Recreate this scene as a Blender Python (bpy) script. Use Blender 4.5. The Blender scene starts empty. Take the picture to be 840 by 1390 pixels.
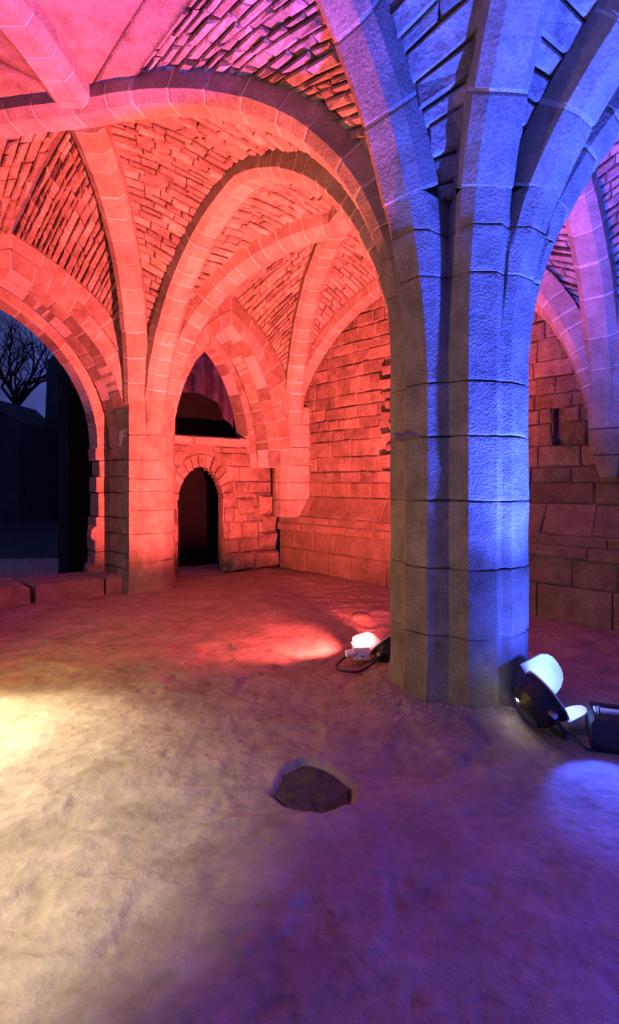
import bpy, math, random
import numpy as np
from mathutils import Vector, Matrix, noise
rnd = random.Random(7)
C = bpy.context.scene.collection
scene = bpy.context.scene

# ------------------------------------------------------------------ camera, world, exposure
FPX = 760.0
cam_d = bpy.data.cameras.new('camera'); cam = bpy.data.objects.new('camera', cam_d); C.objects.link(cam)
cam_d.sensor_fit = 'VERTICAL'; cam_d.sensor_height = 36.0; cam_d.lens = FPX / 1390 * 36
cam_d.shift_y = -40 / 1390
cam_d.clip_start = 0.05; cam_d.clip_end = 300
cam.location = (0, 0, 1.5); cam.rotation_euler = (math.radians(90), 0, 0)
scene.camera = cam
vs = scene.view_settings
vs.view_transform = 'Standard'; vs.look = 'None'; vs.gamma = 1.0; vs.use_curve_mapping = False
vs.exposure = 0.0

w = bpy.data.worlds.new('night_sky'); scene.world = w; w.use_nodes = True
nt = w.node_tree; nt.nodes.clear()
out = nt.nodes.new('ShaderNodeOutputWorld'); bg = nt.nodes.new('ShaderNodeBackground')
tc = nt.nodes.new('ShaderNodeTexCoord'); nz = nt.nodes.new('ShaderNodeTexNoise')
nz.inputs['Scale'].default_value = 5.0; nz.inputs['Detail'].default_value = 4
cr = nt.nodes.new('ShaderNodeValToRGB')
cr.color_ramp.elements[0].position = 0.35; cr.color_ramp.elements[0].color = (0.022, 0.026, 0.10, 1)
cr.color_ramp.elements[1].position = 0.72; cr.color_ramp.elements[1].color = (0.05, 0.075, 0.36, 1)
nt.links.new(tc.outputs['Generated'], nz.inputs['Vector']); nt.links.new(nz.outputs['Fac'], cr.inputs['Fac'])
nt.links.new(cr.outputs['Color'], bg.inputs['Color']); bg.inputs['Strength'].default_value = 1.8
nt.links.new(bg.outputs['Background'], out.inputs['Surface'])

def spot(name, loc, target, col, power, cone, blend, size=0.05):
    d = bpy.data.lights.new(name, 'SPOT'); d.color = col; d.energy = power
    d.spot_size = math.radians(cone); d.spot_blend = blend; d.shadow_soft_size = size
    o = bpy.data.objects.new(name, d); C.objects.link(o); o.location = loc
    o.rotation_euler = (Vector(target) - Vector(loc)).to_track_quat('-Z', 'Y').to_euler()
    return o
def point(name, loc, col, power, size=0.1):
    d = bpy.data.lights.new(name, 'POINT'); d.color = col; d.energy = power; d.shadow_soft_size = size
    o = bpy.data.objects.new(name, d); C.objects.link(o); o.location = loc
    return o
RED = (1.0, 0.095, 0.09); BLUE = (0.036, 0.075, 1.0)
# the floodlight hidden behind the near pier, washing the vault red, and its spill over the floor
spot('red_flood_beam', (0.641, 4.708, 0.153), (0.111, 5.198, 0.853), RED, 7600, 154, 1.0, 0.02)
spot('red_spill_beam', (0.34, 4.92, 0.40), (-0.28, 5.25, 0.0), RED, 300, 96, 0.7, 0.02)
# the floodlight at the foot of the near pier, washing it blue, and the spill from under its barn doors
spot('blue_flood_beam', (1.70, 3.20, 0.46), (2.0, 2.70, 1.26), BLUE, 6000, 178, 0.9, 0.03)
spot('blue_spill_beam', (1.66, 3.10, 0.44), (1.50, 2.74, 0.0), BLUE, 115, 60, 0.5, 0.02)
point('white_leak', (1.235, 3.33, 0.21), (1.0, 0.97, 0.9), 3.5, 0.02)
spot('blue_foot_beam', (1.64, 3.26, 0.52), (1.36, 3.72, 0.75), BLUE, 90, 130, 1.0, 0.03)
# a second blue lamp out of frame at right
spot('blue_side_beam', (3.0, 1.5, 1.0), (1.5, 1.6, 0.0), (0.12, 0.05, 1.0), 330, 74, 1.0, 0.1)
# white floodlight out of frame at left, plus an added spot stretching its pool
spot('white_floor_beam', (-2.45, 3.45, 1.45), (-2.15, 3.05, 0.0), (1.0, 0.90, 0.62), 700, 92, 1.0, 0.12)
spot('white_near_fill', (-1.65, 1.0, 1.4), (-1.45, 2.05, 0.0), (1.0, 0.88, 0.60), 640, 74, 1.0, 0.12)  # added spot, carries the white pool on towards the camera
# amber spill across the piers
spot('amber_spill_beam', (-3.2, 3.3, 0.9), (-0.4, 5.3, 1.2), (1.0, 0.68, 0.07), 210, 120, 0.7, 0.08)
# magenta lamp at the foot of the pier out of frame at left
spot('magenta_beam', (-1.0, 2.2, 0.15), (-1.95, 3.55, 4.6), (1.0, 0.14, 0.70), 260, 24, 0.8, 0.06)

# ------------------------------------------------------------------ layout: a grid of piers turned to the camera
U = np.array([-0.655, 0.756]); V = np.array([0.756, 0.655])
A = np.array([1.066, 4.03]); L = 5.3; W1 = 3.5; W2 = 2.75; L4 = 4.7
B = A + L * U; CC = B - W1 * V; D = A - W1 * V
A2 = A - L4 * U; D2 = D - L4 * U
Cx = CC - 0.6 * V; Dx = D - 0.6 * V; D2x = Dx - L4 * U      # the outer row stands a little further out
E = B + W2 * V; F = A + W2 * V; F2 = A2 + W2 * V
def to_px(p):
    return (420 + FPX * p[0] / p[1], 655 - FPX * (p[2] - 1.5) / p[1])

# ------------------------------------------------------------------ materials
ALB = 0.62
def stone_mat(name, c1, c2, scale=3.0, bump=0.35, tint=0.16, fine=45.0, rough=0.9, dist=0.02, grain=0.5, stain=None):
    m = bpy.data.materials.new(name); m.use_nodes = True; t = m.node_tree; n = t.nodes; l = t.links
    b = n['Principled BSDF']; b.inputs['Roughness'].default_value = rough
    c1, c2 = [x * ALB for x in c1], [x * ALB for x in c2]
    b.inputs['Specular IOR Level'].default_value = 0.2
    tc = n.new('ShaderNodeTexCoord')
    n1 = n.new('ShaderNodeTexNoise'); n1.inputs['Scale'].default_value = scale; n1.inputs['Detail'].default_value = 6; n1.inputs['Roughness'].default_value = 0.65
    n2 = n.new('ShaderNodeTexNoise'); n2.inputs['Scale'].default_value = fine; n2.inputs['Detail'].default_value = 3
    l.new(tc.outputs['Object'], n1.inputs['Vector']); l.new(tc.outputs['Object'], n2.inputs['Vector'])
    r = n.new('ShaderNodeValToRGB'); r.color_ramp.elements[0].position = 0.32; r.color_ramp.elements[1].position = 0.68
    r.color_ramp.elements[0].color = (*c1, 1); r.color_ramp.elements[1].color = (*c2, 1)
    l.new(n1.outputs['Fac'], r.inputs['Fac'])
    oi = n.new('ShaderNodeObjectInfo'); mr = n.new('ShaderNodeMapRange')
    mr.inputs['To Min'].default_value = 1 - tint; mr.inputs['To Max'].default_value = 1 + tint
    l.new(oi.outputs['Random'], mr.inputs['Value'])
    mr2 = n.new('ShaderNodeMapRange'); mr2.inputs['From Min'].default_value = 0.3; mr2.inputs['From Max'].default_value = 0.7
    mr2.inputs['To Min'].default_value = 1 - grain * 0.4; mr2.inputs['To Max'].default_value = 1 + grain * 0.3
    l.new(n2.outputs['Fac'], mr2.inputs['Value'])
    mu = n.new('ShaderNodeMath'); mu.operation = 'MULTIPLY'; l.new(mr.outputs['Result'], mu.inputs[0]); l.new(mr2.outputs['Result'], mu.inputs[1])
    vm = n.new('ShaderNodeVectorMath'); vm.operation = 'SCALE'; l.new(r.outputs['Color'], vm.inputs[0]); l.new(mu.outputs[0], vm.inputs['Scale'])
    l.new(vm.outputs['Vector'], b.inputs['Base Color'])
    ad = n.new('ShaderNodeMath'); ad.operation = 'MULTIPLY_ADD'; ad.inputs[1].default_value = 0.6
    l.new(n2.outputs['Fac'], ad.inputs[0]); l.new(n1.outputs['Fac'], ad.inputs[2])
    bp = n.new('ShaderNodeBump'); bp.inputs['Strength'].default_value = bump; bp.inputs['Distance'].default_value = dist
    l.new(ad.outputs[0], bp.inputs['Height']); l.new(bp.outputs['Normal'], b.inputs['Normal'])
    return m
def plain_mat(name, col, rough=0.5, metal=0.0, emit=None, strength=0.0, bump=0.0):
    m = bpy.data.materials.new(name); m.use_nodes = True; t = m.node_tree; b = t.nodes['Principled BSDF']
    b.inputs['Roughness'].default_value = rough; b.inputs['Metallic'].default_value = metal
    nz = t.nodes.new('ShaderNodeTexNoise'); nz.inputs['Scale'].default_value = 60
    tc = t.nodes.new('ShaderNodeTexCoord'); t.links.new(tc.outputs['Object'], nz.inputs['Vector'])
    r = t.nodes.new('ShaderNodeValToRGB')
    r.color_ramp.elements[0].color = (*[c * 0.85 for c in col], 1); r.color_ramp.elements[1].color = (*[min(1, c * 1.15) for c in col], 1)
    t.links.new(nz.outputs['Fac'], r.inputs['Fac']); t.links.new(r.outputs['Color'], b.inputs['Base Color'])
    if emit:
        b.inputs['Emission Color'].default_value = (*emit, 1); b.inputs['Emission Strength'].default_value = strength
    return m
M_PIER = stone_mat('pier_sandstone', (0.25, 0.205, 0.15), (0.48, 0.40, 0.30), 5.5, 0.7, 0.08, 70, dist=0.02)
M_RIB = stone_mat('rib_sandstone', (0.36, 0.30, 0.225), (0.60, 0.52, 0.42), 4.5, 0.5, 0.17, 50)
M_ARCH = stone_mat('arch_small_blocks', (0.30, 0.24, 0.17), (0.56, 0.48, 0.38), 5, 0.6, 0.30, 45)
M_MORTAR = stone_mat('pale_lime_mortar', (0.66, 0.61, 0.54), (0.90, 0.85, 0.77), 8, 0.4, 0.0, 60)
M_DARKJOINT = stone_mat('dark_open_joint', (0.10, 0.085, 0.065), (0.17, 0.14, 0.11), 8, 0.4, 0.0, 60)
M_WEB = stone_mat('vault_bedding_mortar', (0.15, 0.12, 0.09), (0.28, 0.23, 0.175), 9, 0.9, 0.0, 45)
M_RUB = stone_mat('vault_rubble', (0.27, 0.22, 0.165), (0.66, 0.575, 0.47), 6, 0.8, 0.30, 40)
M_WALL = stone_mat('wall_rubble', (0.20, 0.15, 0.105), (0.46, 0.38, 0.29), 5, 0.8, 0.28, 40)
M_ASHLAR = stone_mat('wall_ashlar', (0.22, 0.165, 0.10), (0.40, 0.32, 0.22), 3.5, 0.55, 0.14, 40)
M_FLOOR = stone_mat('worn_earth_floor', (0.30, 0.235, 0.165), (0.50, 0.41, 0.31), 3.2, 0.75, 0.0, 17, dist=0.03, grain=0.35)
M_SLAB = stone_mat('dark_pitted_slab', (0.06, 0.05, 0.035), (0.14, 0.115, 0.085), 12, 1.0, 0.0, 70)
M_GRAVEL = stone_mat('gravel', (0.42, 0.36, 0.29), (0.70, 0.62, 0.52), 12, 0.5, 0.2, 60)
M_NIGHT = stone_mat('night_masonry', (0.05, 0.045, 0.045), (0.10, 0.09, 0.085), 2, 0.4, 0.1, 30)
M_NEARBLACK = stone_mat('near_black_rubble', (0.003, 0.0025, 0.003), (0.007, 0.006, 0.007), 3, 0.4, 0.0, 30)  # near-black base colour all over the broken wall
M_GROUND = stone_mat('night_ground', (0.035, 0.035, 0.03), (0.07, 0.065, 0.055), 2, 0.5, 0.0, 30)
M_BARK = stone_mat('dark_bark', (0.03, 0.025, 0.02), (0.06, 0.05, 0.04), 5, 0.5, 0.0, 30)
M_BLACK = plain_mat('black_powder_coat', (0.018, 0.018, 0.02), 0.45, 0.3)
M_LEAF = plain_mat('bare_aluminium_leaf', (0.75, 0.77, 0.80), 0.35, 0.2)
M_RUBBER = plain_mat('black_rubber', (0.02, 0.02, 0.02), 0.6)
M_STEEL = plain_mat('zinc_steel', (0.5, 0.5, 0.5), 0.35, 0.9)
M_PLUG = plain_mat('white_plastic', (0.8, 0.8, 0.8), 0.4)
M_YELLOW = plain_mat('yellow_sticker', (0.75, 0.55, 0.05), 0.5)
M_LENSB = plain_mat('lit_blue_lens', (0.5, 0.6, 0.9), 0.3, 0, (0.20, 0.33, 1.0), 40)
M_LENSR = plain_mat('lit_red_lens', (0.8, 0.3, 0.3), 0.3, 0, (1.0, 0.12, 0.09), 1.6)

# ------------------------------------------------------------------ object helpers
def mesh_obj(name, verts, faces, mat, parent=None, smooth=False):
    me = bpy.data.meshes.new(name); me.from_pydata([tuple(v) for v in verts], [], faces); me.update()
    me.materials.append(mat)
    if smooth: me.polygons.foreach_set('use_smooth', [True] * len(me.polygons))
    o = bpy.data.objects.new(name, me); C.objects.link(o)
    if parent is not None:
        o.parent = parent; o.matrix_parent_inverse = Matrix.Translation(parent.location).inverted()
    return o
def tag(o, label=None, cat=None, group=None, kind=None):
    if label: o['label'] = label
    if cat: o['category'] = cat
    if group: o['group'] = group
    if kind: o['kind'] = kind
    return o
def thing(name, loc, label, cat, group=None, kind=None):
    o = bpy.data.objects.new(name, None); C.objects.link(o); o.location = loc; o.empty_display_size = 0.1
    return tag(o, label, cat, group, kind)
class MB:
    def __init__(s): s.v = []; s.f = []
    def add(s, verts, faces):
        b = len(s.v); s.v += [tuple(x) for x in verts]; s.f += [tuple(i + b for i in f) for f in faces]
    def build(s, name, mat, parent=None, smooth=False): return mesh_obj(name, s.v, s.f, mat, parent, smooth)
    def box(s, mtx, sx, sy, sz):
        vs_ = [mtx @ Vector((x * sx / 2, y * sy / 2, z * sz / 2)) for x in (-1, 1) for y in (-1, 1) for z in (-1, 1)]
        s.add(vs_, [(0, 1, 3, 2), (4, 6, 7, 5), (0, 4, 5, 1), (2, 3, 7, 6), (0, 2, 6, 4), (1, 5, 7, 3)])
    def lathe(s, mtx, prof, n=32, cap0=True, cap1=True):
        vs_ = [mtx @ Vector((r * math.cos(2 * math.pi * k / n), r * math.sin(2 * math.pi * k / n), z)) for r, z in prof for k in range(n)]
        fs = [(i * n + k, i * n + (k + 1) % n, (i + 1) * n + (k + 1) % n, (i + 1) * n + k) for i in range(len(prof) - 1) for k in range(n)]
        if cap0: fs.append(tuple(range(n))[::-1])
        if cap1: fs.append(tuple((len(prof) - 1) * n + k for k in range(n)))
        s.add(vs_, fs)
    def tube(s, pts, rad, n=8):
        rings = []
        for i, p in enumerate(pts):
            p = Vector(p); a = Vector(pts[max(0, i - 1)]); b = Vector(pts[min(len(pts) - 1, i + 1)])
            t = (b - a).normalized(); q = t.to_track_quat('Z', 'Y')
            r = rad[i] if isinstance(rad, (list, tuple)) else rad
            rings += [p + q @ Vector((r * math.cos(2 * math.pi * k / n), r * math.sin(2 * math.pi * k / n), 0)) for k in range(n)]
        fs = [(i * n + k, i * n + (k + 1) % n, (i + 1) * n + (k + 1) % n, (i + 1) * n + k) for i in range(len(pts) - 1) for k in range(n)]
        fs.append(tuple(range(n))[::-1]); fs.append(tuple((len(pts) - 1) * n + k for k in range(n)))
        s.add(rings, fs)
def loft(sections):
    """closed rings of equal size -> verts, faces with capped ends"""
    n = len(sections[0]); v = [p for s_ in sections for p in s_]
    f = [(i * n + k, i * n + (k + 1) % n, (i + 1) * n + (k + 1) % n, (i + 1) * n + k) for i in range(len(sections) - 1) for k in range(n)]
    f.append(tuple(range(n))[::-1]); f.append(tuple((len(sections) - 1) * n + k for k in range(n)))
    return v, f

# ------------------------------------------------------------------ arcs
class Stub:
    """a plain pier face towards an arch that springs behind it"""
    def __init__(s, d, r=0.47): s.d = d; s.r = r
    def r_at(s, h): return s.r
class Half:
    """half of a vault rib, from springing at P towards Q as far as the crown"""
    def __init__(s, P, Q, R=0.47, ys=2.2, top=4.65, p=1.0, ne=2.0, lat=None, mid=None):
        s.P = np.array(P, float); d = np.array(Q, float) - s.P; s.hs = np.linalg.norm(d) / 2
        if mid is not None: d = (np.array(mid, float) - s.P) * 2; s.hs = np.linalg.norm(d) / 2
        s.d = d / (2 * s.hs)
        s.R, s.ys, s.top, s.p, s.ne = R, ys, top, p, ne
        s.lat = np.array(lat, float) if lat is not None else np.array([s.d[1], -s.d[0]])
        s.te = math.acos(max(0.0, 1 - 1 / p) ** (ne / 2))
        ts = np.linspace(0, 1, 240) ** 2
        pts = np.array([s.raw(t) for t in ts]); dl = np.concatenate([[0], np.cumsum(np.hypot(*np.diff(pts, axis=0).T))])
        s.len = dl[-1]; s.fr = dl / dl[-1]; s.ts = ts; s.zs = pts[:, 1]; s.xs = pts[:, 0]
    def raw(s, t, n=0.0):
        R0 = s.R - n; r = (s.hs - R0) * s.p; e = 2 / s.ne
        a = s.te * t; c = max(0.0, math.cos(a)) ** e; si = max(0.0, math.sin(a)) ** e
        k = (s.top + n - s.ys) / (r * math.sin(s.te) ** e)
        return R0 + r * (1 - c), s.ys + k * r * si
    def pt(s, f, n=0.0, l=0.0):
        t = float(np.interp(f, s.fr, s.ts)); x, z = s.raw(t, n)
        q = s.P + s.d * x + s.lat * l
        return Vector((q[0], q[1], z))
    def f_at(s, h): return float(np.interp(h, s.zs, s.fr))
    def r_at(s, h): return s.R if h <= s.ys else float(np.interp(h, s.zs, s.xs))

def opp(h1, Q, **k):
    return h1
def pair(P, Q, RP=0.47, RQ=0.47, ysP=2.2, ysQ=2.2, **k):
    return Half(P, Q, R=RP, ys=ysP, **k), Half(Q, P, R=RQ, ys=ysQ, **k)
K_D1 = dict(top=4.65, p=1.0, ne=2.5); K_D2 = dict(top=4.58, p=1.0, ne=2.05)
c1 = (A + CC) / 2; c4 = (A + D2) / 2
AC, CA = Half(A, CC, ys=2.3, **K_D1), Half(Cx, A, ys=2.2, mid=c1, **K_D1)
BD, DB = Half(B, D, ys=2.2, **K_D1), Half(Dx, B, ys=2.2, mid=c1, **K_D1)
AB, BA = pair(A, B, top=4.68, p=1.15, ysP=2.0, ysQ=2.0)
AD, DA = Half(A, D, ys=2.0, top=4.7, p=1.4), Half(Dx, A, ys=2.0, top=4.7, p=1.4, mid=(A + D) / 2)
CD, DC = pair(Cx, Dx, top=4.68, p=1.15)
BC = Half(B, CC, R=0.5, ys=2.0, top=3.85, p=1.75, lat=U); CB = Half(Cx, B, R=1.1, ys=2.0, top=3.85, p=1.75, lat=U, mid=(B + CC) / 2)
BE = Half(B, E, R=0.55, ys=1.7, top=3.75, p=1.6, lat=U); EB = Half(E, B, R=0.62, ys=1.7, top=3.75, p=1.6, lat=U)
BF, FB = pair(B, F, RQ=0.2, ysQ=1.75, **K_D2)
EA, AE = pair(E, A, RP=0.3, **K_D2)
EF, FE = pair(E, F, RP=0.1, RQ=0.1, top=4.4, p=1.2, ysQ=1.75)
AF, FA = pair(A, F, RQ=0.2, ysQ=1.75, top=4.6, p=1.3)
AD2, D2A = Half(A, D2, ys=2.2, **K_D1), Half(D2x, A, ys=2.2, mid=c4, **K_D1)
A2D, DA2 = Half(A2, D, ys=2.2, **K_D1), Half(Dx, A2, ys=2.2, mid=c4, **K_D1)
AA2, A2A = pair(A, A2, top=4.68, p=1.5, ysP=2.35, ysQ=2.35)
DD2, D2D = pair(Dx, D2x, top=4.68, p=1.3)
A2D2, D2A2 = pair(A2, D2x, top=4.7, p=1.4)
AF2, F2A = pair(A, F2, RQ=0.2, ysQ=1.75, **K_D2)
FA2, A2F = pair(F, A2, RP=0.2, ysP=1.75, **K_D2)
FF2, F2F = pair(F, F2, RP=0.1, RQ=0.1, top=4.4, p=1.2, ysP=1.75)
A2F2, F2A2 = pair(A2, F2, RQ=0.2, ysQ=1.75, top=4.6, p=1.3)

# ------------------------------------------------------------------ stones laid on a surface
def pillow(pfn, a0, a1, b0, b1, back, e, sa, sb, jit=0.0):
    """a rough block: back, shoulder and face rings; pfn(a, b, off) -> point"""
    j = lambda q: rnd.uniform(-q, q)
    cs = [(a0 + j(jit * sa), b0 + j(jit * sb)), (a1 + j(jit * sa), b0 + j(jit * sb)), (a1 + j(jit * sa), b1 + j(jit * sb)), (a0 + j(jit * sa), b1 + j(jit * sb))]
    ca = (a0 + a1) / 2; cb = (b0 + b1) / 2
    def ring(ma, mb, off, tilt):
        r = []
        for k, (a, b) in enumerate(cs):
            aa = a + (-1 if a > ca else 1) * min(ma, abs(a - ca) * 0.6); bb = b + (-1 if b > cb else 1) * min(mb, abs(b - cb) * 0.6)
            r.append(pfn(aa, bb, off + tilt[k]))
        return r
    z = [0] * 4; tl = [j(min(e * 0.35, 0.016)) for _ in range(4)]
    return loft([ring(0, 0, -back, z), ring(0, 0, e * 0.45, tl), ring(sa, sb, e, tl)])

def poly_area_px(vs_):
    pts = []
    for v in vs_:
        if v[1] < 0.3: return 0
        x, y = to_px(v); pts.append((min(max(x, 0), 840), min(max(y, 0), 1300)))
    s_ = 0
    for i in range(len(pts)):
        x0, y0 = pts[i]; x1, y1 = pts[(i + 1) % len(pts)]; s_ += x0 * y1 - x1 * y0
    return abs(s_) / 2

class Cell:
    def __init__(s, cd, ce, centre, ne=0.2, le=0.0, h0=2.75, nd=0.2):
        s.cd, s.ce, s.ne, s.le, s.nd = cd, ce, ne, le, nd
        s.d0, s.e0 = cd.f_at(h0), ce.f_at(min(h0, ce.top - 0.6)); s.c = Vector((centre[0], centre[1], 2.0))
    def base(s, a, b):
        p = s.cd.pt(s.d0 + (1 - s.d0) * a, s.nd); q = s.ce.pt(s.e0 + (1 - s.e0) * a, s.ne, s.le)
        r = p.lerp(q, b); r.z += 0.07 * math.sin(math.pi * min(1, max(0, b))) * a
        return r
    def pfn(s, a, b, off):
        p = s.base(a, b)
        if off == 0: return p
        d = 0.02
        ta = s.base(min(1, a + d), b) - s.base(max(0, a - d), b); tb = s.base(a, min(1, b + d)) - s.base(a, max(0, b - d))
        n = ta.cross(tb); 
        if n.length < 1e-9: return p
        n.normalize()
        if n.dot(s.c - p) < 0: n.negate()
        return p + n * off
    def width(s, a): return (s.base(a, 0) - s.base(a, 1)).length
    def backing(s, mb, na=18, nb=6):
        v = [s.pfn(i / na, j_ / nb, -0.012) for i in range(na + 1) for j_ in range(nb + 1)]
        f = [(i * (nb + 1) + j_, i * (nb + 1) + j_ + 1, (i + 1) * (nb + 1) + j_ + 1, (i + 1) * (nb + 1) + j_) for i in range(na) for j_ in range(nb)]
        mb.add(v, f)
    def stones(s, rh=0.085, smin=0.14, smax=0.36, me=0.15, md=0.13):
        res = []; S = (s.cd.len * (1 - s.d0) + s.ce.len * (1 - s.e0)) / 2
        a = 0.02
        while a < 0.985:
            h = rh * rnd.uniform(0.65, 1.35) / S; a1 = min(0.998, a + h); Wd = s.width((a + a1) / 2)
            b = md / Wd; bend = 1 - me / Wd
            while b < bend - 0.03 / Wd:
                ln = rnd.uniform(smin, smax) / Wd; b1 = b + ln
                if b1 > bend - 0.09 / Wd: b1 = bend
                gap = 0.007
                res.append(pillow(s.pfn, a + gap / S, a1 - gap / S, b + gap / Wd, b1 - gap / Wd, 0.03, rnd.uniform(0.01, 0.05), 0.016 / S, 0.018 / Wd, 0.55))
                b = b1
            a = a1
        return res

def ceiling(name, label, cells, limit=300, sizes=None):
    root = thing(name, (cells[0].c.x, cells[0].c.y, 4.6), label, 'ceiling', None, 'structure')
    mb = MB(); st = []
    for i, c in enumerate(cells):
        c.backing(mb); st += c.stones(**(sizes or {}))
    mb.build('vault_web', M_WEB, root)
    sc = sorted(((poly_area_px(v[8:12]), i) for i, (v, f) in enumerate(st)), reverse=True)
    keep = set(i for a_, i in sc[:limit] if a_ > 4); rest = MB()
    for i, (v, f) in enumerate(st):
        if i in keep: mesh_obj('rubble_stone', v, f, M_RUB, root)
        else: rest.add(v, f)
    if rest.v: tag(rest.build('rubble_fill', M_RUB, root), kind='stuff')
    return root

c2 = (B + F) / 2; c5 = (A + F2) / 2
EW = dict(ne=0.6, le=-0.12)
roof1 = ceiling('ceiling', 'red-lit rubble vault of the bay between the two piers and the night opening',
        [Cell(AC, AB, c1, h0=3.1), Cell(BD, BA, c1), Cell(BD, BC, c1, **EW), Cell(CA, CB, c1, **EW),
         Cell(AC, AD, c1, h0=3.1), Cell(DB, DA, c1), Cell(CA, CD, c1), Cell(DB, DC, c1)])
ceiling('ceiling', 'deep red rubble vault of the far bay above the low doorway wall',
        [Cell(BF, BA, c2), Cell(AE, AB, c2, h0=3.1), Cell(BF, BE, c2, **EW), Cell(EA, EB, c2, **EW),
         Cell(EA, EF, c2, ne=0.1, h0=2.6), Cell(FB, FE, c2, ne=0.1, h0=2.4), Cell(AE, AF, c2, h0=3.1), Cell(FB, FA, c2, h0=2.4)])
ceiling('ceiling', 'blue-lit slabbed vault overhead between the ribs of the near pier',
        [Cell(AD2, AD, c4, h0=3.2), Cell(DA2, DA, c4), Cell(AD2, AA2, c4, h0=3.2), Cell(A2D, A2A, c4),
         Cell(DA2, DD2, c4), Cell(D2A, D2D, c4), Cell(D2A, D2A2, c4), Cell(A2D, A2D2, c4)], sizes=dict(rh=0.15, smin=0.4, smax=0.85))
ceiling('ceiling', 'dark violet rubble vault at the right edge behind the near pier',
        [Cell(AF2, AF, c5, h0=3.1), Cell(FA2, FA, c5, h0=2.4), Cell(AF2, AA2, c5, h0=3.1), Cell(A2F, A2A, c5),
         Cell(FA2, FF2, c5, ne=0.1, h0=2.4), Cell(F2A, F2F, c5, ne=0.1, h0=2.4), Cell(F2A, F2A2, c5, h0=2.4), Cell(A2F, A2F2, c5)])

def smooth_slab(cell, a0, a1, b0, b1, e=0.06, n=6):
    g = [[cell.pfn(a0 + (a1 - a0) * i / n, b0 + (b1 - b0) * j_ / n * (1 - 0.55 * (1 - i / n) * 0), e) for j_ in range(n + 1)] for i in range(n + 1)]
    k = [[cell.pfn(a0 + (a1 - a0) * i / n, b0 + (b1 - b0) * j_ / n, -0.01) for j_ in range(n + 1)] for i in range(n + 1)]
    m = n + 1; v = [p for r in g for p in r] + [p for r in k for p in r]; o = m * m
    f = [(i * m + j_, i * m + j_ + 1, (i + 1) * m + j_ + 1, (i + 1) * m + j_) for i in range(n) for j_ in range(n)]
    f += [(o + i * m + j_, o + (i + 1) * m + j_, o + (i + 1) * m + j_ + 1, o + i * m + j_ + 1) for i in range(n) for j_ in range(n)]
    for i in range(n):
        for a, b in ((i * m, (i + 1) * m), (i * m + n, (i + 1) * m + n), (i, i + 1), (n * m + i, n * m + i + 1)): f.append((a, b, o + b, o + a))
    mesh_obj('smooth_slab', v, f, M_PIER, roof1, True)
smooth_slab(Cell(DB, DA, c1), 0.70, 0.995, 0.04, 0.62)
smooth_slab(Cell(AC, AD, c1, h0=3.1), 0.88, 0.995, 0.04, 0.6)
smooth_slab(Cell(DB, DC, c1), 0.72, 0.995, 0.04, 0.5)
smooth_slab(Cell(CA, CD, c1), 0.80, 0.995, 0.04, 0.5)

# ------------------------------------------------------------------ ribs
HW, CH, DP = 0.095, 0.07, 0.27
RIBSEC = [(-HW, 0), (HW, 0), (HW + CH, CH), (HW + CH, DP), (-HW - CH, DP), (-HW - CH, CH)]
def sweep_block(c, sec, f0, f1, ins=0.006, bev=0.012, dn=0.0, dl=0.0, k=3):
    cx = sum(p[0] for p in sec) / len(sec); cy = sum(p[1] for p in sec) / len(sec); Lc = c.len
    def ring(f, i):
        r = []
        for x, y in sec:
            dx, dy = cx - x, cy - y; q = math.hypot(dx, dy) or 1
            r.append(c.pt(f, y + dy / q * i + dn, x + dx / q * i + dl))
        return r
    g = 0.006 / Lc; b = bev / Lc
    fs = [(f0 + g, ins)] + [(f0 + g + b + (f1 - f0 - 2 * g - 2 * b) * t / (k - 1), 0) for t in range(k)] + [(f1 - g, ins)]
    return loft([ring(f, i) for f, i in fs])
def core(c, sec, f0, f1, inset, n=24):
    cx = sum(p[0] for p in sec) / len(sec); cy = sum(p[1] for p in sec) / len(sec)
    s2 = [(x + (cx - x) * inset / (math.hypot(cx - x, cy - y) or 1), y + (cy - y) * inset / (math.hypot(cx - x, cy - y) or 1)) for x, y in sec]
    return loft([[c.pt(f0 + (f1 - f0) * i / n, y, x) for x, y in s2] for i in range(n + 1)])
def rib(label, halves, starts, ends=(1.0, 1.0), sec=RIBSEC, vl=0.32, name='vault_rib', mat=None, group=None, mortar=True):
    c0 = halves[0]; p0 = c0.pt(c0.f_at(starts[0]))
    root = thing(name, p0, label, 'vault rib', group)
    cm = MB()
    for c, h, e in zip(halves, starts, ends):
        f = c.f_at(h); n = max(2, round((e - f) * c.len / vl)); step = (e - f) / n
        cuts = [f] + [f + step * (i + rnd.uniform(-0.16, 0.16)) for i in range(1, n)] + [e]
        for i in range(n):
            v, fc = sweep_block(c, sec, cuts[i], cuts[i + 1], dn=rnd.uniform(-0.005, 0.004), dl=rnd.uniform(-0.004, 0.004))
            mesh_obj('voussoir', v, fc, mat or M_RIB, root)
        cm.add(*core(c, sec, f, e, 0.006))
    cm.build('mortar', M_MORTAR, root)
    return root
HA, HB, HE, HF = 3.3, 2.55, 2.5, 2.3
rib('red diagonal rib sweeping from the near pier over to the left edge', (AC, CA), (HA, HB))
e_cr = 1 - 0.16 / BD.len
rib('orange rib rising from the far pier past the crown to the magenta upper left corner', (BD, DB), (HB, HB), (e_cr, e_cr))
rib('round arch of orange blocks joining the far pier to the near pier', (BA, AB), (HB, HA), vl=0.2)
rib('blue-violet rib climbing from the near pier to the top centre', (AD, DA), (HA, HB), vl=0.42)
rib('rib of the left side bay, past the left edge of the opening', (CD, DC), (HB, HB))
rib('orange rib leaning right from the far pier into the deep red bay', (BF, FB), (HB, HF), (1, 1 - 0.17 / FB.len), vl=0.2)
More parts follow.
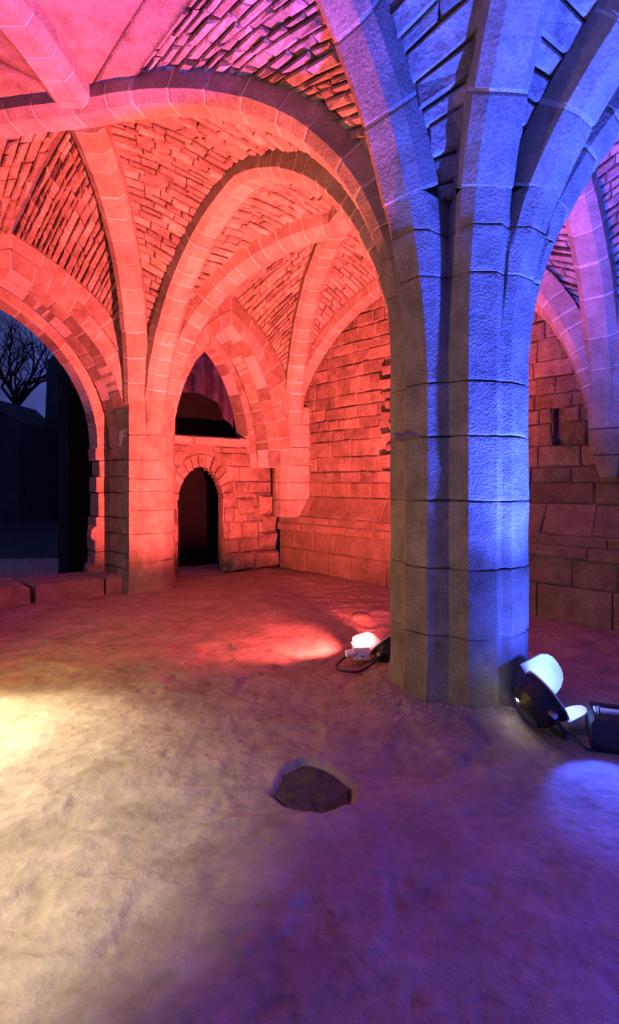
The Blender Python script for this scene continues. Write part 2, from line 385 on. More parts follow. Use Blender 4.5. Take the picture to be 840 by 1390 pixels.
rib('narrow upright red rib rising from the back wall corner', (EA, AE), (HE, HA), (1 - 0.17 / EA.len, 1), vl=0.24)
rib('slim red wall rib curving over the rubble back wall', (EF, FE), (HE, HF), sec=[(-0.08, 0), (0.08, 0), (0.11, 0.04), (0.11, 0.2), (-0.11, 0.2), (-0.11, 0.04)], vl=0.22)
rib('violet rib curving up from the right wall behind the near pier', (FA, AF), (HF, HA), vl=0.34)
rib('bright blue diagonal rib rising from the near pier to the top right', (AD2, D2A), (HA, HB), vl=0.45)
rib('blue rib springing right from the near pier to the right edge', (AA2, A2A), (HA, HB), vl=0.42)
rib('dark blue rib at the right edge leaning towards the camera', (FA2, A2F), (HF, HB), (1, 1 - 0.17 / A2F.len))
for hv, st, lb in (((DA2, A2D), (HB, HB), 'diagonal rib overhead just behind the camera'), ((DD2, D2D), (HB, HB), 'side rib left of the camera between two unseen piers'),
                   ((A2D2, D2A2), (HB, HB), 'cross rib closing the vault behind the camera'), ((AF2, F2A), (HA, HF), 'diagonal rib from the near pier to the wall right of the frame'),
                   ((FF2, F2F), (HF, HF), 'wall rib along the right wall beyond the frame'), ((A2F2, F2A2), (HB, HF), 'cross rib at the far right beyond the frame')):
    rib(lb, hv, st)
# wide splayed arches in the end wall: several rows of small blocks
def strip_sec(p0, p1, th):
    dx, dy = p1[0] - p0[0], p1[1] - p0[1]; q = math.hypot(dx, dy); nx, ny = dy / q * th, -dx / q * th
    if ny < -1e-6 or (abs(ny) < 1e-6 and nx < 0): nx, ny = -nx, -ny
    return [p0, p1, (p1[0] + nx, p1[1] + ny), (p0[0] + nx, p0[1] + ny)]
def wide_arch(label, halves, h0, rows):
    c0 = halves[0]; root = thing('splayed_arch', c0.pt(c0.f_at(h0[0])), label, 'arch')
    cm = MB()
    for c, h in zip(halves, h0):
        f = c.f_at(h)
        for p0, p1, th, vl in rows:
            sec = strip_sec(p0, p1, th); n = max(3, round((1 - f) * c.len / vl)); step = (1 - f) / n
            cuts = [f] + [f + step * (i + rnd.uniform(-0.25, 0.25)) for i in range(1, n)] + [1]
            for i in range(n):
                v, fc = sweep_block(c, sec, cuts[i], cuts[i + 1], dn=rnd.uniform(-0.007, 0.007), ins=0.007)
                mesh_obj('arch_stone', v, fc, M_ARCH, root)
            cm.add(*core(c, sec, f, 1, 0.008))
    cm.build('mortar', M_MORTAR, root)
    return root
ROWS = [((-0.22, 0.70), (-0.22, 0.465), 0.14, 0.26), ((-0.22, 0.455), (-0.22, 0.23), 0.14, 0.22), ((-0.215, 0.22), (0.07, 0.19), 0.12, 0.24), ((0.075, 0.188), (0.35, 0.16), 0.12, 0.22),
        ((0.35, 0.15), (0.35, 0.02), 0.12, 0.3), ((0.355, 0.0), (0.68, 0.0), 0.12, 0.3)]
wide_arch('broad red arch of small blocks over the dark night opening at left', (BC, CB), (2.0, 2.0), ROWS)
wide_arch('broad red arch of small blocks above the low wall with the doorway', (BE, EB), (1.75, 1.75), ROWS)

# ------------------------------------------------------------------ piers
def pier(loc, halves, courses, label, hw=0.092, detail=True, group=None, ind=0.32):
    root = thing('stone_pier', (loc[0], loc[1], 0), label, 'pier', group)
    dirs = sorted(((math.atan2(c.d[1], c.d[0]), c) for c in halves), key=lambda q: q[0])
    def section(h, scale=1.0):
        pts = []; m = len(dirs)
        for i, (a, c) in enumerate(dirs):
            a2, c2_ = dirs[(i + 1) % m]
            if i == m - 1: a2 += 2 * math.pi
            r = c.r_at(h) * scale; r2 = c2_.r_at(h) * scale
            def sv(a_, r_, s_): return np.array([r_ * math.cos(a_) - s_ * hw * math.sin(a_), r_ * math.sin(a_) + s_ * hw * math.cos(a_)])
            l_, r_, nx_ = sv(a, r, -1), sv(a, r, 1), sv(a2, r2, -1)
            mid = (r_ + nx_) / 2; half = np.linalg.norm(nx_ - r_) / 2
            rm = np.linalg.norm(mid); k = min(1, max(0, (h - 2.1) / (courses[-1] - 2.1)))
            half_t = (a2 - a) / 2
            v0 = rm - half * ind; v1 = min(rm, (hw + CH) / max(0.2, math.sin(min(half_t, 1.4))))
            va = mid / rm * (v0 + (v1 - v0) * k)
            def ch(a_, r_, s_): return np.array([(r_ - CH) * math.cos(a_) - s_ * (hw + CH) * math.sin(a_), (r_ - CH) * math.sin(a_) + s_ * (hw + CH) * math.cos(a_)])
            q1 = (r_ * .5 + va * .5) * (1 - k) + ch(a, r, 1) * k; q2 = (nx_ * .5 + va * .5) * (1 - k) + ch(a2, r2, -1) * k
            pts += [l_, (l_ + r_) / 2, r_, q1, va, q2]
        return pts
    for i in range(len(courses) - 1):
        h0, h1 = courses[i], courses[i + 1]; k = 8 if detail else 3; g = 0.003
        hs_ = [h0 + g, h0 + g + 0.008] + [h0 + 0.03 + (h1 - h0 - 0.06) * t / k for t in range(k + 1)] + [h1 - g - 0.008, h1 - g]
        secs = []; off = rnd.uniform(-0.006, 0.006)
        for q, h in enumerate(hs_):
            e = 0.006 if q in (0, len(hs_) - 1) else 0.001 if q in (1, len(hs_) - 2) else 0
            ring = []
            for p in section(h):
                r = np.linalg.norm(p); nn = noise.noise(Vector((p[0] * 4 + loc[0], p[1] * 4 + loc[1], h * 4)))
                nb_ = noise.noise(Vector((p[0] * 7, p[1] * 7 + 5, i * 3.1)))
                dr = off * .6 + 0.007 * nn - e * (0.6 + 4 * max(0, nb_)) + (0.035 * max(0, 0.25 - h) / 0.25)
                z = h + (0.012 * noise.noise(Vector((p[0] * 3, p[1] * 3, round(h * 2) * 9.0))) if 0 < i and q in (0, 1) else 0)
                ring.append(Vector((loc[0] + p[0] * (r + dr) / r, loc[1] + p[1] * (r + dr) / r, z)))
            secs.append(ring)
        mesh_obj('stone_drum', *loft(secs), M_PIER, root)
    secs = [[Vector((loc[0] + p[0] * 0.955, loc[1] + p[1] * 0.955, h)) for p in section(h)] for h in np.linspace(courses[0], courses[-1] - 0.02, 24)]
    mesh_obj('joint_core', *loft(secs), M_DARKJOINT, root)
    return root
pA = pier(A, [AB, AC, AD, AD2, AA2, AF2, AF, AE], [-0.1, .50, .94, 1.38, 1.80, 2.15, 2.83, 3.11, 3.34], 'large near pier striped blue, brown and gold by coloured lamps')
pB = pier(B, [BA, BD, Stub(-V, 0.3), Stub(V), BF, Stub(U, 0.3)], [-0.1, .42, .80, 1.12, 1.38, 1.55, 1.80, 2.15, 2.62], ind=0.1, label='smaller far pier lit red with an olive left side, between the two openings')
BPC = [-0.1, .6, 1.2, 1.8, 2.2, 2.62]
pier(Cx, [CA, Stub(V), CD], BPC, 'pier beyond the left edge of the frame', detail=False)
pier(Dx, [DA, DB, DC, DA2, DD2], BPC, 'pier left of the camera outside the frame', detail=False)
pier(A2, [A2A, A2D, A2D2, A2F, A2F2], BPC, 'pier right of the camera outside the frame', detail=False)
pier(D2x, [D2A, D2D, D2A2], BPC, 'pier behind the camera outside the frame', detail=False)
# a thin spalled ledge on the near pier's left side
v, f = pillow(lambda a, b, o: Vector((A[0] - 0.40 + a * 0.9 - o * 0.5, A[1] - 0.26 - a * 0.38 - o * 0.75, b)), -0.09, 0.12, 1.79, 1.83, 0.04, 0.05, 0.02, 0.012, 0.3)
mesh_obj('spalled_ledge', v, f, M_PIER, pA)
# broken jamb stones on the outer side of the far pier
def P3(o, du, dv, z):
    q = o + U * du + V * dv; return Vector((q[0], q[1], z))
z = 0.0
while z < 1.99:
    z1 = min(2.0, z + rnd.uniform(0.2, 0.36)); z1 = 2.0 if z1 > 1.85 else z1
    for a0, a1, t in ((-0.22, 0.06, 0.31), (0.065, 0.345, 0.31), (0.35, 0.68, 0.46 + rnd.uniform(-.05, .06))):
        v, f = pillow(lambda a, b, o: P3(B, a, -t - o, b), a0, a1, z + .005, z1 - .005, 0.25, 0.03, 0.014, 0.012, 0.25)
        mesh_obj('jamb_stone', v, f, M_PIER, pB)
    z = z1
for a0, a1, z0, z1, e in ((0.36, 0.6, 0.0, 0.34, 0.14), (0.36, 0.55, 0.66, 0.9, 0.10)):
    v, f = pillow(lambda a, b, o: P3(B, a, -0.48 - o, b), a0, a1, z0, z1, 0.1, e, 0.03, 0.05, 0.5); mesh_obj('jamb_stone', v, f, M_PIER, pB)

# ------------------------------------------------------------------ right wall (behind the near pier, running to the back corner)
def wall_pt(base_w):
    def fn(a, b, o):
        q = E - U * a + V * (base_w - W2 - o); return Vector((q[0], q[1], b))
    return fn
wr = thing('wall_right', (*((E + F2) / 2 + V * 0.2), 0), 'long masonry wall with sloping plinth from the red corner to the right edge', 'wall', None, 'structure')
mort = MB()
def course(fn, z0, z1, t0, t1, lmin, lmax, e0, e1, name, mat, root, jit=0.4, skip=None, shrink=0.018, back=0.1, top=None):
    t = t0 - rnd.uniform(0, lmin)
    while t < t1:
        ln = rnd.uniform(lmin, lmax); a0, a1 = max(t0, t), min(t1, t + ln); t += ln
        if a1 - a0 < 0.06: continue
        if top and z0 > top((a0 + a1) / 2): continue
        spans = [(a0, a1)]
        if skip and skip(a0, a1, z0, z1): spans = [(a0, hole_t - .07), (hole_t + .07, a1)]
        for a0, a1 in spans:
          if a1 - a0 < .04: continue
          mort.add([fn(a0 - .005, z0 - .005, -0.012), fn(a1 + .005, z0 - .005, -0.012), fn(a1 + .005, z1 + .005, -0.012), fn(a0 - .005, z1 + .005, -0.012)], [(0, 1, 2, 3)])
          v, f = pillow(fn, a0 + .006, a1 - .006, z0 + .006, z1 - .006, back, rnd.uniform(e0, e1), shrink, shrink, jit)
          mesh_obj(name, v, f, mat, root)
TE = 9.6
flo = wall_pt(2.70)
for z0, z1 in ((-0.05, 0.36), (0.36, 0.68)):
    course(flo, z0, z1, -0.25, TE, 0.45, 0.85, 0.008, 0.022, 'ashlar_block', M_ASHLAR, wr)
course(wall_pt(2.64), 0.68, 0.80, -0.25, TE, 0.7, 1.2, 0.008, 0.018, 'string_course', M_ASHLAR, wr)
course(wall_pt(2.67), 0.80, 0.92, -0.25, TE, 0.7, 1.2, 0.008, 0.014, 'string_course', M_ASHLAR, wr)
def slope(a, b, o):
    k = (b - 0.92) / 0.34; q = E - U * a + V * (2.70 - W2 + 0.17 * k - o); return Vector((q[0], q[1], b + o * 0.4))
course(slope, 0.92, 1.26, -0.25, TE, 0.5, 0.95, 0.006, 0.016, 'sloping_plinth_slab', M_ASHLAR, wr)
fup = wall_pt(2.88)
hole_t = 4.68
def nich(a0, a1, z0, z1): return a0 < hole_t + .06 and a1 > hole_t - .06 and z0 < 2.22 and z1 > 2.1
course(fup, 1.26, 1.50, -0.3, TE, 0.4, 0.8, 0.01, 0.03, 'ashlar_block', M_ASHLAR, wr)
z = 1.5
while z < 4.5:
    h = rnd.uniform(0.15, 0.27)
    big = z > 2.0 and z < 2.3
    course(fup, z, z + h, -0.3, TE if z < 4 else 6, 0.2, 0.52, 0.006, 0.04, 'rubble_stone', M_WALL, wr, skip=nich, jit=0.6)
    z += h
mort.build('mortar', M_WALL, wr)
mb = MB(); q0 = E + U * 0.6 + V * 0.27; q1 = E - U * TE + V * 0.27
mb.add([(q0[0], q0[1], -0.2), (q1[0], q1[1], -0.2), (q1[0], q1[1], 5.2), (q0[0], q0[1], 5.2),
        (q0[0] + V[0] * .2, q0[1] + V[1] * .2, -0.2), (q1[0] + V[0] * .2, q1[1] + V[1] * .2, -0.2), (q1[0] + V[0] * .2, q1[1] + V[1] * .2, 5.2), (q0[0] + V[0] * .2, q0[1] + V[1] * .2, 5.2)],
       [(0, 1, 2, 3), (4, 7, 6, 5), (0, 3, 7, 4), (1, 5, 6, 2), (3, 2, 6, 7), (0, 4, 5, 1)])
mb.build('wall_core', M_WALL, wr)
# responds that carry the ribs on the wall: in the corner and, corbelled, on the right
def respond(P, label, hs_, rad, name):
    root = thing(name, (P[0], P[1], hs_[0]), label, 'respond')
    for i in range(len(hs_) - 1):
        secs = []
        for h in (hs_[i] + .005, hs_[i] + .02, (hs_[i] + hs_[i + 1]) / 2, hs_[i + 1] - .02, hs_[i + 1] - .005):
            r = rad(h); e = 0.006 if h in (hs_[i] + .005, hs_[i + 1] - .005) else 0
            secs.append([Vector((*(P + V * (0.16 if abs(sx) > 1.2 else 0.0) - V * (r - e) * dv + U * (r - e) * sx), h)) for sx, dv in ((-1.25, -0.3), (-1.25, 0.2), (-0.7, 0.85), (-0.25, 1.0), (0.25, 1.0), (0.7, 0.85), (1.25, 0.2), (1.25, -0.3))])
        mesh_obj('respond_block', *loft(secs), M_RIB, root)
respond(E, 'red stone respond in the back corner gathering three ribs', [0.9, 1.2, 1.5, 1.8, 2.1, 2.5, 2.8], lambda h: 0.29, 'wall_respond')
respond(F, 'violet corbelled respond on the right wall gathering ribs behind the near pier', [1.55, 1.78, 2.05, 2.35, 2.7], lambda h: 0.10 + 0.12 * min(1, (h - 1.5) / 0.4) + 0.05 * max(0, h - 2.0), 'wall_respond')
# broken stub of rubble standing proud of the back wall
stub = thing('rubble_stub', (*(E - U * 2.25 + V * 0.1), 1.26), 'ragged column of broken stones on the back wall, magenta edged beside the near pier', 'masonry')
z = 1.5
while z < 3.2:
    h = rnd.uniform(0.13, 0.26); a0 = 2.12 + rnd.uniform(-0.07, 0.1); n = 2
    for i in range(n):
        a1 = a0 + rnd.uniform(0.22, 0.42)
        v, f = pillow(fup, a0 + .008, a1 - .008, z + .008, z + h - .008, 0.05, rnd.uniform(0.10, 0.19), 0.03, 0.03, 0.5)
        mesh_obj('broken_stone', v, f, M_WALL, stub); a0 = a1
    z += h

# ------------------------------------------------------------------ low wall with the doorway under the far arch
wb = thing('wall_back', (*(B + U * .5 + V * 1.5), 0), 'low red rubble wall with a small arched doorway between far pier and corner', 'wall', None, 'structure')
def lw(a, b, o):
    q = B + U * (0.42 - o) + V * a; return Vector((q[0], q[1], b))
DC0, DHW, DSP, DTOP = 1.21, 0.42, 1.22, 1.76
def door_half(z):
    if z < DSP: return DHW
    if z > DTOP: return 0
    k = (z - DSP) / (DTOP - DSP); return DHW * math.sqrt(max(0, 1 - k ** 1.7))
mort = MB(); RING = 0.22
zc = 0.0; TOPW = 2.26
for h in (0.30, 0.24, 0.28, 0.26, 0.24, 0.2, 0.26, 0.22, 0.26):
    z0, z1 = zc, min(TOPW - 0.16, zc + h); zc += h
    if z1 - z0 < .05: continue
    zm = (z0 + z1) / 2; hw_ = door_half(zm) + (RING if zm > DSP - .1 else 0)
    if zm > DTOP and zm < DTOP + RING: hw_ = 0.25
    segs = [(0.35, DC0 - hw_), (DC0 + hw_, 2.72)] if hw_ > 0 else [(0.35, 2.72)]
    for s0, s1 in segs:
        if s1 - s0 > 0.1: course(lw, z0, z1, s0, s1, 0.25, 0.5, 0.008, 0.05, 'rubble_stone', M_WALL, wb, jit=0.6)
nv = 13
def ring_pt(t, off):  # t 0..1 round the door head
    a = math.pi * (1 - t); x = math.cos(a); y = abs(math.sin(a)) ** 1.15
    return DC0 + x * (DHW + off), DSP + y * (DTOP - DSP + off)
for i in range(nv):
    t0, t1 = i / nv, (i + 1) / nv
    def rp(a, b, o):
        s_, z_ = ring_pt(a, b); return lw(s_, z_, o)
    v, f = pillow(rp, t0 + .006, t1 - .006, 0.0, RING - .01, 0.12, rnd.uniform(0.015, 0.04), 0.008, 0.02, 0.3)
    mesh_obj('door_arch_stone', v, f, M_WALL, wb)
course(lw, TOPW - 0.16, TOPW, 0.35, 2.5, 0.35, 0.6, 0.04, 0.08, 'coping_stone', M_RIB, wb, jit=0.5)
for s0, s1, z0, z1, e in ((1.75, 2.2, 0.0, 0.3, 0.16), (2.2, 2.72, 0.0, 0.33, 0.2), (2.3, 2.7, 0.33, 0.62, 0.16), (2.42, 2.72, 0.62, 0.95, 0.12), (2.35, 2.72, 0.95, 1.3, 0.15), (1.9, 2.25, .95, 1.25, .12)):
    v, f = pillow(lw, s0, s1 - .01, z0, z1 - .01, 0.06, e, 0.05, 0.04, 0.6); mesh_obj('rubble_stone', v, f, M_WALL, wb)
mort.build('mortar', M_WALL, wb)
mb = MB(); n = 36
for i in range(n):
    z0, z1 = TOPW * i / n, TOPW * (i + 1) / n; hw_ = door_half((z0 + z1) / 2)
    for s0, s1 in ([(0.3, DC0 - hw_), (DC0 + hw_, 2.75)] if hw_ > 0.02 else [(0.3, 2.75)]):
        vs_ = [lw(s, z, o) for s in (s0, s1) for z in (z0, z1) for o in (-0.02, -0.16)]
        mb.add(vs_, [(0, 1, 3, 2), (4, 6, 7, 5), (0, 4, 5, 1), (2, 3, 7, 6), (0, 2, 6, 4), (1, 5, 7, 3)])
mb.build('wall_core', M_WALL, wb)

# sill under the night opening
sill = thing('stone_sill', (*(B - V * 2 + U * 0.2), 0), 'low worn stone sill along the foot of the night opening', 'sill')
t = -0.1
for ln in (0.7, 0.9, 0.8, 1.0, 0.9):
    def sp(a, b, o): q = B - V * a + U * b; return Vector((q[0], q[1], 0.17 + o))
    v, f = pillow(sp, t + .01, t + ln - .01, -0.18, 0.62, 0.25, 0.06 + rnd.uniform(-.012, .012), 0.05, 0.05, 0.5); t += ln
    mesh_obj('sill_stone', v, f, M_PIER, sill)

# ------------------------------------------------------------------ floor
def vnoise(x, y, s, seed):
    r = np.random.RandomState(seed); n = 256; g = r.rand(n, n)
    fx, fy = x / s + 1000, y / s + 1000; ix, iy = np.floor(fx).astype(int), np.floor(fy).astype(int); fx, fy = fx - ix, fy - iy
    fx = fx * fx * (3 - 2 * fx); fy = fy * fy * (3 - 2 * fy); ix %= n; iy %= n; jx, jy = (ix + 1) % n, (iy + 1) % n
    return (g[ix, iy] * (1 - fx) + g[jx, iy] * fx) * (1 - fy) + (g[ix, jy] * (1 - fx) + g[jx, jy] * fx) * fy
SLAB = [(-0.175, 2.74), (-0.13, 2.95), (-0.03, 3.05), (0.09, 2.98), (0.21, 2.80), (0.19, 2.62), (0.05, 2.53), (-0.1, 2.62)]
def inside(px, py, poly):
    c = np.zeros(px.shape, bool); j = len(poly) - 1
    for i in range(len(poly)):
        xi, yi = poly[i]; xj, yj = poly[j]
        c ^= ((yi > py) != (yj > py)) & (px < (xj - xi) * (py - yi) / (yj - yi + 1e-12) + xi); j = i
    return c
def edge_dist(px, py, poly):
    d = np.full(px.shape, 9.0); n = len(poly)
    for i in range(n):
        (x0, y0), (x1, y1) = poly[i], poly[(i + 1) % n]; dx, dy = x1 - x0, y1 - y0
        t = np.clip(((px - x0) * dx + (py - y0) * dy) / (dx * dx + dy * dy), 0, 1); d = np.minimum(d, np.hypot(px - x0 - t * dx, py - y0 - t * dy))
    return np.where(inside(px, py, poly), d, -d)
def height(x, y):
    h = 0.05 * (vnoise(x, y, 1.1, 1) - .5) + 0.022 * (vnoise(x, y, .42, 2) - .5) + 0.011 * (vnoise(x, y, .16, 3) - .5) + 0.008 * (vnoise(x, y, .07, 4) - .5)
    tr = vnoise(x, y, 0.7, 5) * 0.7 + vnoise(x, y, .2, 6) * 0.3
    h += 0.015 * np.clip((tr - 0.56) * 22, 0, 1) - 0.005 * np.clip((0.4 - tr) * 14, 0, 1)
    pit = vnoise(x, y, .06, 8); h -= 0.010 * np.clip((pit - .8) * 6, 0, 1)
    for P, a in ((A, 0.06), (B, 0.03)):
        r = np.hypot(x - P[0], y - P[1]); h += a * np.exp(-((np.clip(r - 0.5, 0, None)) / 0.22) ** 2)
    k = np.clip((edge_dist(x, y, SLAB) + 0.03) / 0.045, 0, 1); k = k * k * (3 - 2 * k)
    h = (h - 0.01) * (1 - k) - 0.06 * k
    return h
xs = np.concatenate([np.linspace(-8.5, -2.6, 90, endpoint=False), np.linspace(-2.6, 3.0, 330, endpoint=False), np.linspace(3.0, 9, 70)])
ys_ = np.concatenate([np.linspace(-3.0, 1.2, 50, endpoint=False), np.linspace(1.2, 5.5, 300, endpoint=False), np.linspace(5.5, 11.2, 150)])
X, Y = np.meshgrid(xs, ys_, indexing='ij'); Z = height(X, Y)
nx, ny = X.shape
me = bpy.data.meshes.new('floor'); vv = np.stack([X, Y, Z], -1).reshape(-1, 3)
idx = np.arange(nx * ny).reshape(nx, ny)
ff = np.stack([idx[:-1, :-1], idx[1:, :-1], idx[1:, 1:], idx[:-1, 1:]], -1).reshape(-1, 4)
me.vertices.add(len(vv)); me.vertices.foreach_set('co', vv.ravel()); me.loops.add(ff.size); me.polygons.add(len(ff))
me.loops.foreach_set('vertex_index', ff.ravel().astype(np.int32)); me.polygons.foreach_set('loop_start', np.arange(0, ff.size, 4, dtype=np.int32))
me.polygons.foreach_set('loop_total', np.full(len(ff), 4, np.int32)); me.polygons.foreach_set('use_smooth', np.ones(len(ff), bool)); me.update(); me.validate()
me.materials.append(M_FLOOR)
fl = bpy.data.objects.new('floor', me); C.objects.link(fl); tag(fl, 'uneven worn earth and stone floor running across the undercroft', 'floor', None, 'structure')
def fz(x, y): return float(height(np.array([[x]]), np.array([[y]]))[0, 0])
# dark stone lying in its hollow
bmv = []; cxs = sum(p[0] for p in SLAB) / 8; cys = sum(p[1] for p in SLAB) / 8
rings = []
for sc_, zo in ((1.0, -0.09), (1.0, -0.012), (0.95, -0.002), (0.6, 0.002), (0.25, 0.0)):
    rg = []
    for i in range(8):
        for k in range(3):
            p, q = SLAB[i], SLAB[(i + 1) % 8]; x = p[0] + (q[0] - p[0]) * k / 3; y = p[1] + (q[1] - p[1]) * k / 3
            x, y = cxs + (x - cxs) * sc_ * .97, cys + (y - cys) * sc_ * .97
            rg.append(Vector((x, y, -0.028 + zo + 0.016 * noise.noise(Vector((x * 16, y * 16, 2))))))
    rings.append(rg)
o = mesh_obj('paving_stone', *loft(rings), M_SLAB); tag(o, 'dark pitted stone sunk in a hollow of the floor at centre', 'stone')
# gravel round the foot of the near pier
g = MB()
for i in range(900):
    a = rnd.uniform(math.radians(150), math.radians(330)); r = 0.5 + abs(rnd.gauss(0, 0.12)); x, y = A[0] + r * math.cos(a), A[1] + r * math.sin(a)
    s_ = rnd.uniform(0.004, 0.013); z0 = fz(x, y)
    vs_ = [Vector((x + s_ * rnd.uniform(.6, 1.2) * dx, y + s_ * rnd.uniform(.6, 1.2) * dy, z0 + s_ * .6 * dz + .002)) for dx, dy, dz in ((1, 0, 0), (-1, 0, 0), (0, 1, 0), (0, -1, 0), (0, 0, 1), (0, 0, -1))]
    g.add(vs_, [(0, 2, 4), (2, 1, 4), (1, 3, 4), (3, 0, 4), (2, 0, 5), (1, 2, 5), (3, 1, 5), (0, 3, 5)])
tag(g.build('gravel', M_GRAVEL), 'loose gravel and grit round the foot of the near pier', 'gravel', None, 'stuff')

# ------------------------------------------------------------------ floodlights
def floodlight(loc, axis, label, lens_mat, size, doors, leaf_mat, sq=2.4, up=Vector((0, 0, 1))):
    root = thing('floodlight', loc, label, 'lamp')
    z = Vector(axis).normalized(); x = up.cross(z).normalized(); y = z.cross(x)
    m = Matrix((( x.x, y.x, z.x, loc[0]), (x.y, y.y, z.y, loc[1]), (x.z, y.z, z.z, loc[2]), (0, 0, 0, 1)))
    s = size
    b = MB(); b.lathe(m, [(.35 * s, -1.0 * s), (.62 * s, -0.92 * s), (.86 * s, -.6 * s), (.93 * s, -.2 * s), (.93 * s, 0), (1.0 * s, .0), (1.0 * s, .1 * s), (.86 * s, .1 * s), (.86 * s, -0.02 * s)], 36, True, False)
    b.build('housing', M_BLACK, root, False)
    l_ = MB(); l_.lathe(m, [(.86 * s, -.02 * s), (.5 * s, .03 * s), (.05 * s, .06 * s)], 36, False, True); l_.build('lens', lens_mat, root)
    r_ = MB(); r_.lathe(m, [(.80 * s, .1 * s), (1.04 * s, .1 * s), (1.04 * s, .15 * s), (.80 * s, .15 * s), (.80 * s, .1 * s)], 36, False, False); r_.build('front_ring', M_LEAF, root)
    for ang, open_, ln, wd in doors:
        d = MB(); n = 10; vs_ = []
        for th in (0.0, 0.012):
            for i in range(n + 1):
                u = -1 + 2 * i / n; xx = u * wd * s
                tip = math.sqrt(max(0.0, 1 - (abs(u) ** sq))) * ln * s
                for q in (0.0, tip):
                    # hinge at radius 1, leaf swung outward by open_
                    rr = 1.0 * s + q * math.sin(open_); zz = .15 * s + q * math.cos(open_)
                    vs_.append((xx, rr + th * math.cos(open_), zz - th * math.sin(open_)))
        k2 = 2 * (n + 1); fs = []
        for i in range(n):
            a0, a1, a2, a3 = 2 * i, 2 * i + 1, 2 * i + 3, 2 * i + 2
            fs += [(a0, a1, a2, a3), (k2 + a0, k2 + a3, k2 + a2, k2 + a1), (a1, k2 + a1, k2 + a2, a2), (a0, a3, k2 + a3, k2 + a0)]
        rm = Matrix.Rotation(ang, 4, 'Z')
        d.add([m @ (rm @ Vector(v)) for v in vs_], fs); leaf = d.build('barn_door', leaf_mat, root)
        h = MB(); hv = [(-wd * .5 * s, 1.02 * s, .15 * s), (wd * .5 * s, 1.02 * s, .15 * s)]
        h.tube([m @ (rm @ Vector(v)) for v in hv], 0.007, 6); h.build('hinge', M_STEEL, leaf)
    yk = MB(); pts = [m @ Vector((1.06 * s * c_, 1.3 * s * sn, -0.35 * s)) for c_, sn in [(1, 0.05), (1.0, -.5), (.6, -.95), (0, -1.0), (-.6, -.95), (-1.0, -.5), (-1, .05)]]
    yk.tube(pts, 0.011, 8); yk.build('yoke', M_BLACK, root)
    for sx in (-1, 1):
        kb = MB(); kb.tube([m @ Vector((sx * .9 * s, 0, -.35 * s)), m @ Vector((sx * 1.2 * s, 0, -.35 * s))], 0.017, 10); kb.build('clamp_knob', M_STEEL, root)
    return root, m
PI = math.pi
fb, mB_ = floodlight((1.40, 3.335, 0.22), (0.80, 0.10, 0.52), 'blue floodlight with a glowing white barn door tilted against the near pier', M_LENSB, 0.16,
           [(-PI / 2, 0.12, 1.35, .98), (PI, 0.25, 1.0, .5)], M_LEAF, 3.0)
fr, mR_ = floodlight((0.65, 4.70, 0.14), (-0.53, 0.49, 0.74), 'black floodlight seen from behind at the left foot of the near pier', M_LENSR, 0.145,
           [(PI, 0.15, 1.40, 1.25)], M_BLACK, 6.0)
def cable(pts, rad, label, name='cable'):
    P = []
    for i in range(len(pts) - 1):
        p0 = Vector(pts[max(0, i - 1)]); p1 = Vector(pts[i]); p2 = Vector(pts[i + 1]); p3 = Vector(pts[min(len(pts) - 1, i + 2)])
        for k in range(8):
            t = k / 8; P.append(0.5 * ((2 * p1) + (-p0 + p2) * t + (2 * p0 - 5 * p1 + 4 * p2 - p3) * t * t + (-p0 + 3 * p1 - 3 * p2 + p3) * t ** 3))
    P.append(Vector(pts[-1])); P = [Vector((p.x, p.y, max(p.z, fz(p.x, p.y) + rad * .8))) for p in P]
    b = MB(); b.tube(P, rad, 8); return tag(b.build(name, M_RUBBER, None, True), label, 'cable')
cable([(0.62, 4.62, .1), (0.42, 4.42, .02), (0.26, 4.40, .02), (0.22, 4.52, .02), (0.30, 4.68, .04), (0.40, 4.72, .06)], 0.011, 'black cable looped on the floor beside the white plug')
cable([(1.42, 3.30, .12), (1.50, 3.14, .05), (1.56, 3.10, .02), (1.70, 3.2, .02), (1.95, 3.35, .02), (2.6, 3.5, .02)], 0.010, 'black cable trailing from the blue floodlight along the floor')
# white mains connector
pr = thing('mains_plug', (0.42, 4.72, 0.04), 'white mains connector glowing pink beside the black floodlight', 'plug')
mm = Matrix.Translation((0.43, 4.70, 0.075)) @ Matrix.Rotation(0.15, 4, 'Z')
b = MB(); b.box(mm, 0.13, 0.08, 0.10); b.build('connector_body', M_PLUG, pr)
b = MB(); b.tube([mm @ Vector((-.06, -.01, .0)), mm @ Vector((-.13, -.02, .0))], [0.036, 0.03], 14); b.build('connector_collar', M_PLUG, pr)
b = MB(); b.box(mm @ Matrix.Translation((0.01, .03, .055)) @ Matrix.Rotation(.12, 4, 'Y'), 0.16, 0.07, 0.012); b.build('connector_flap', M_PLUG, pr)
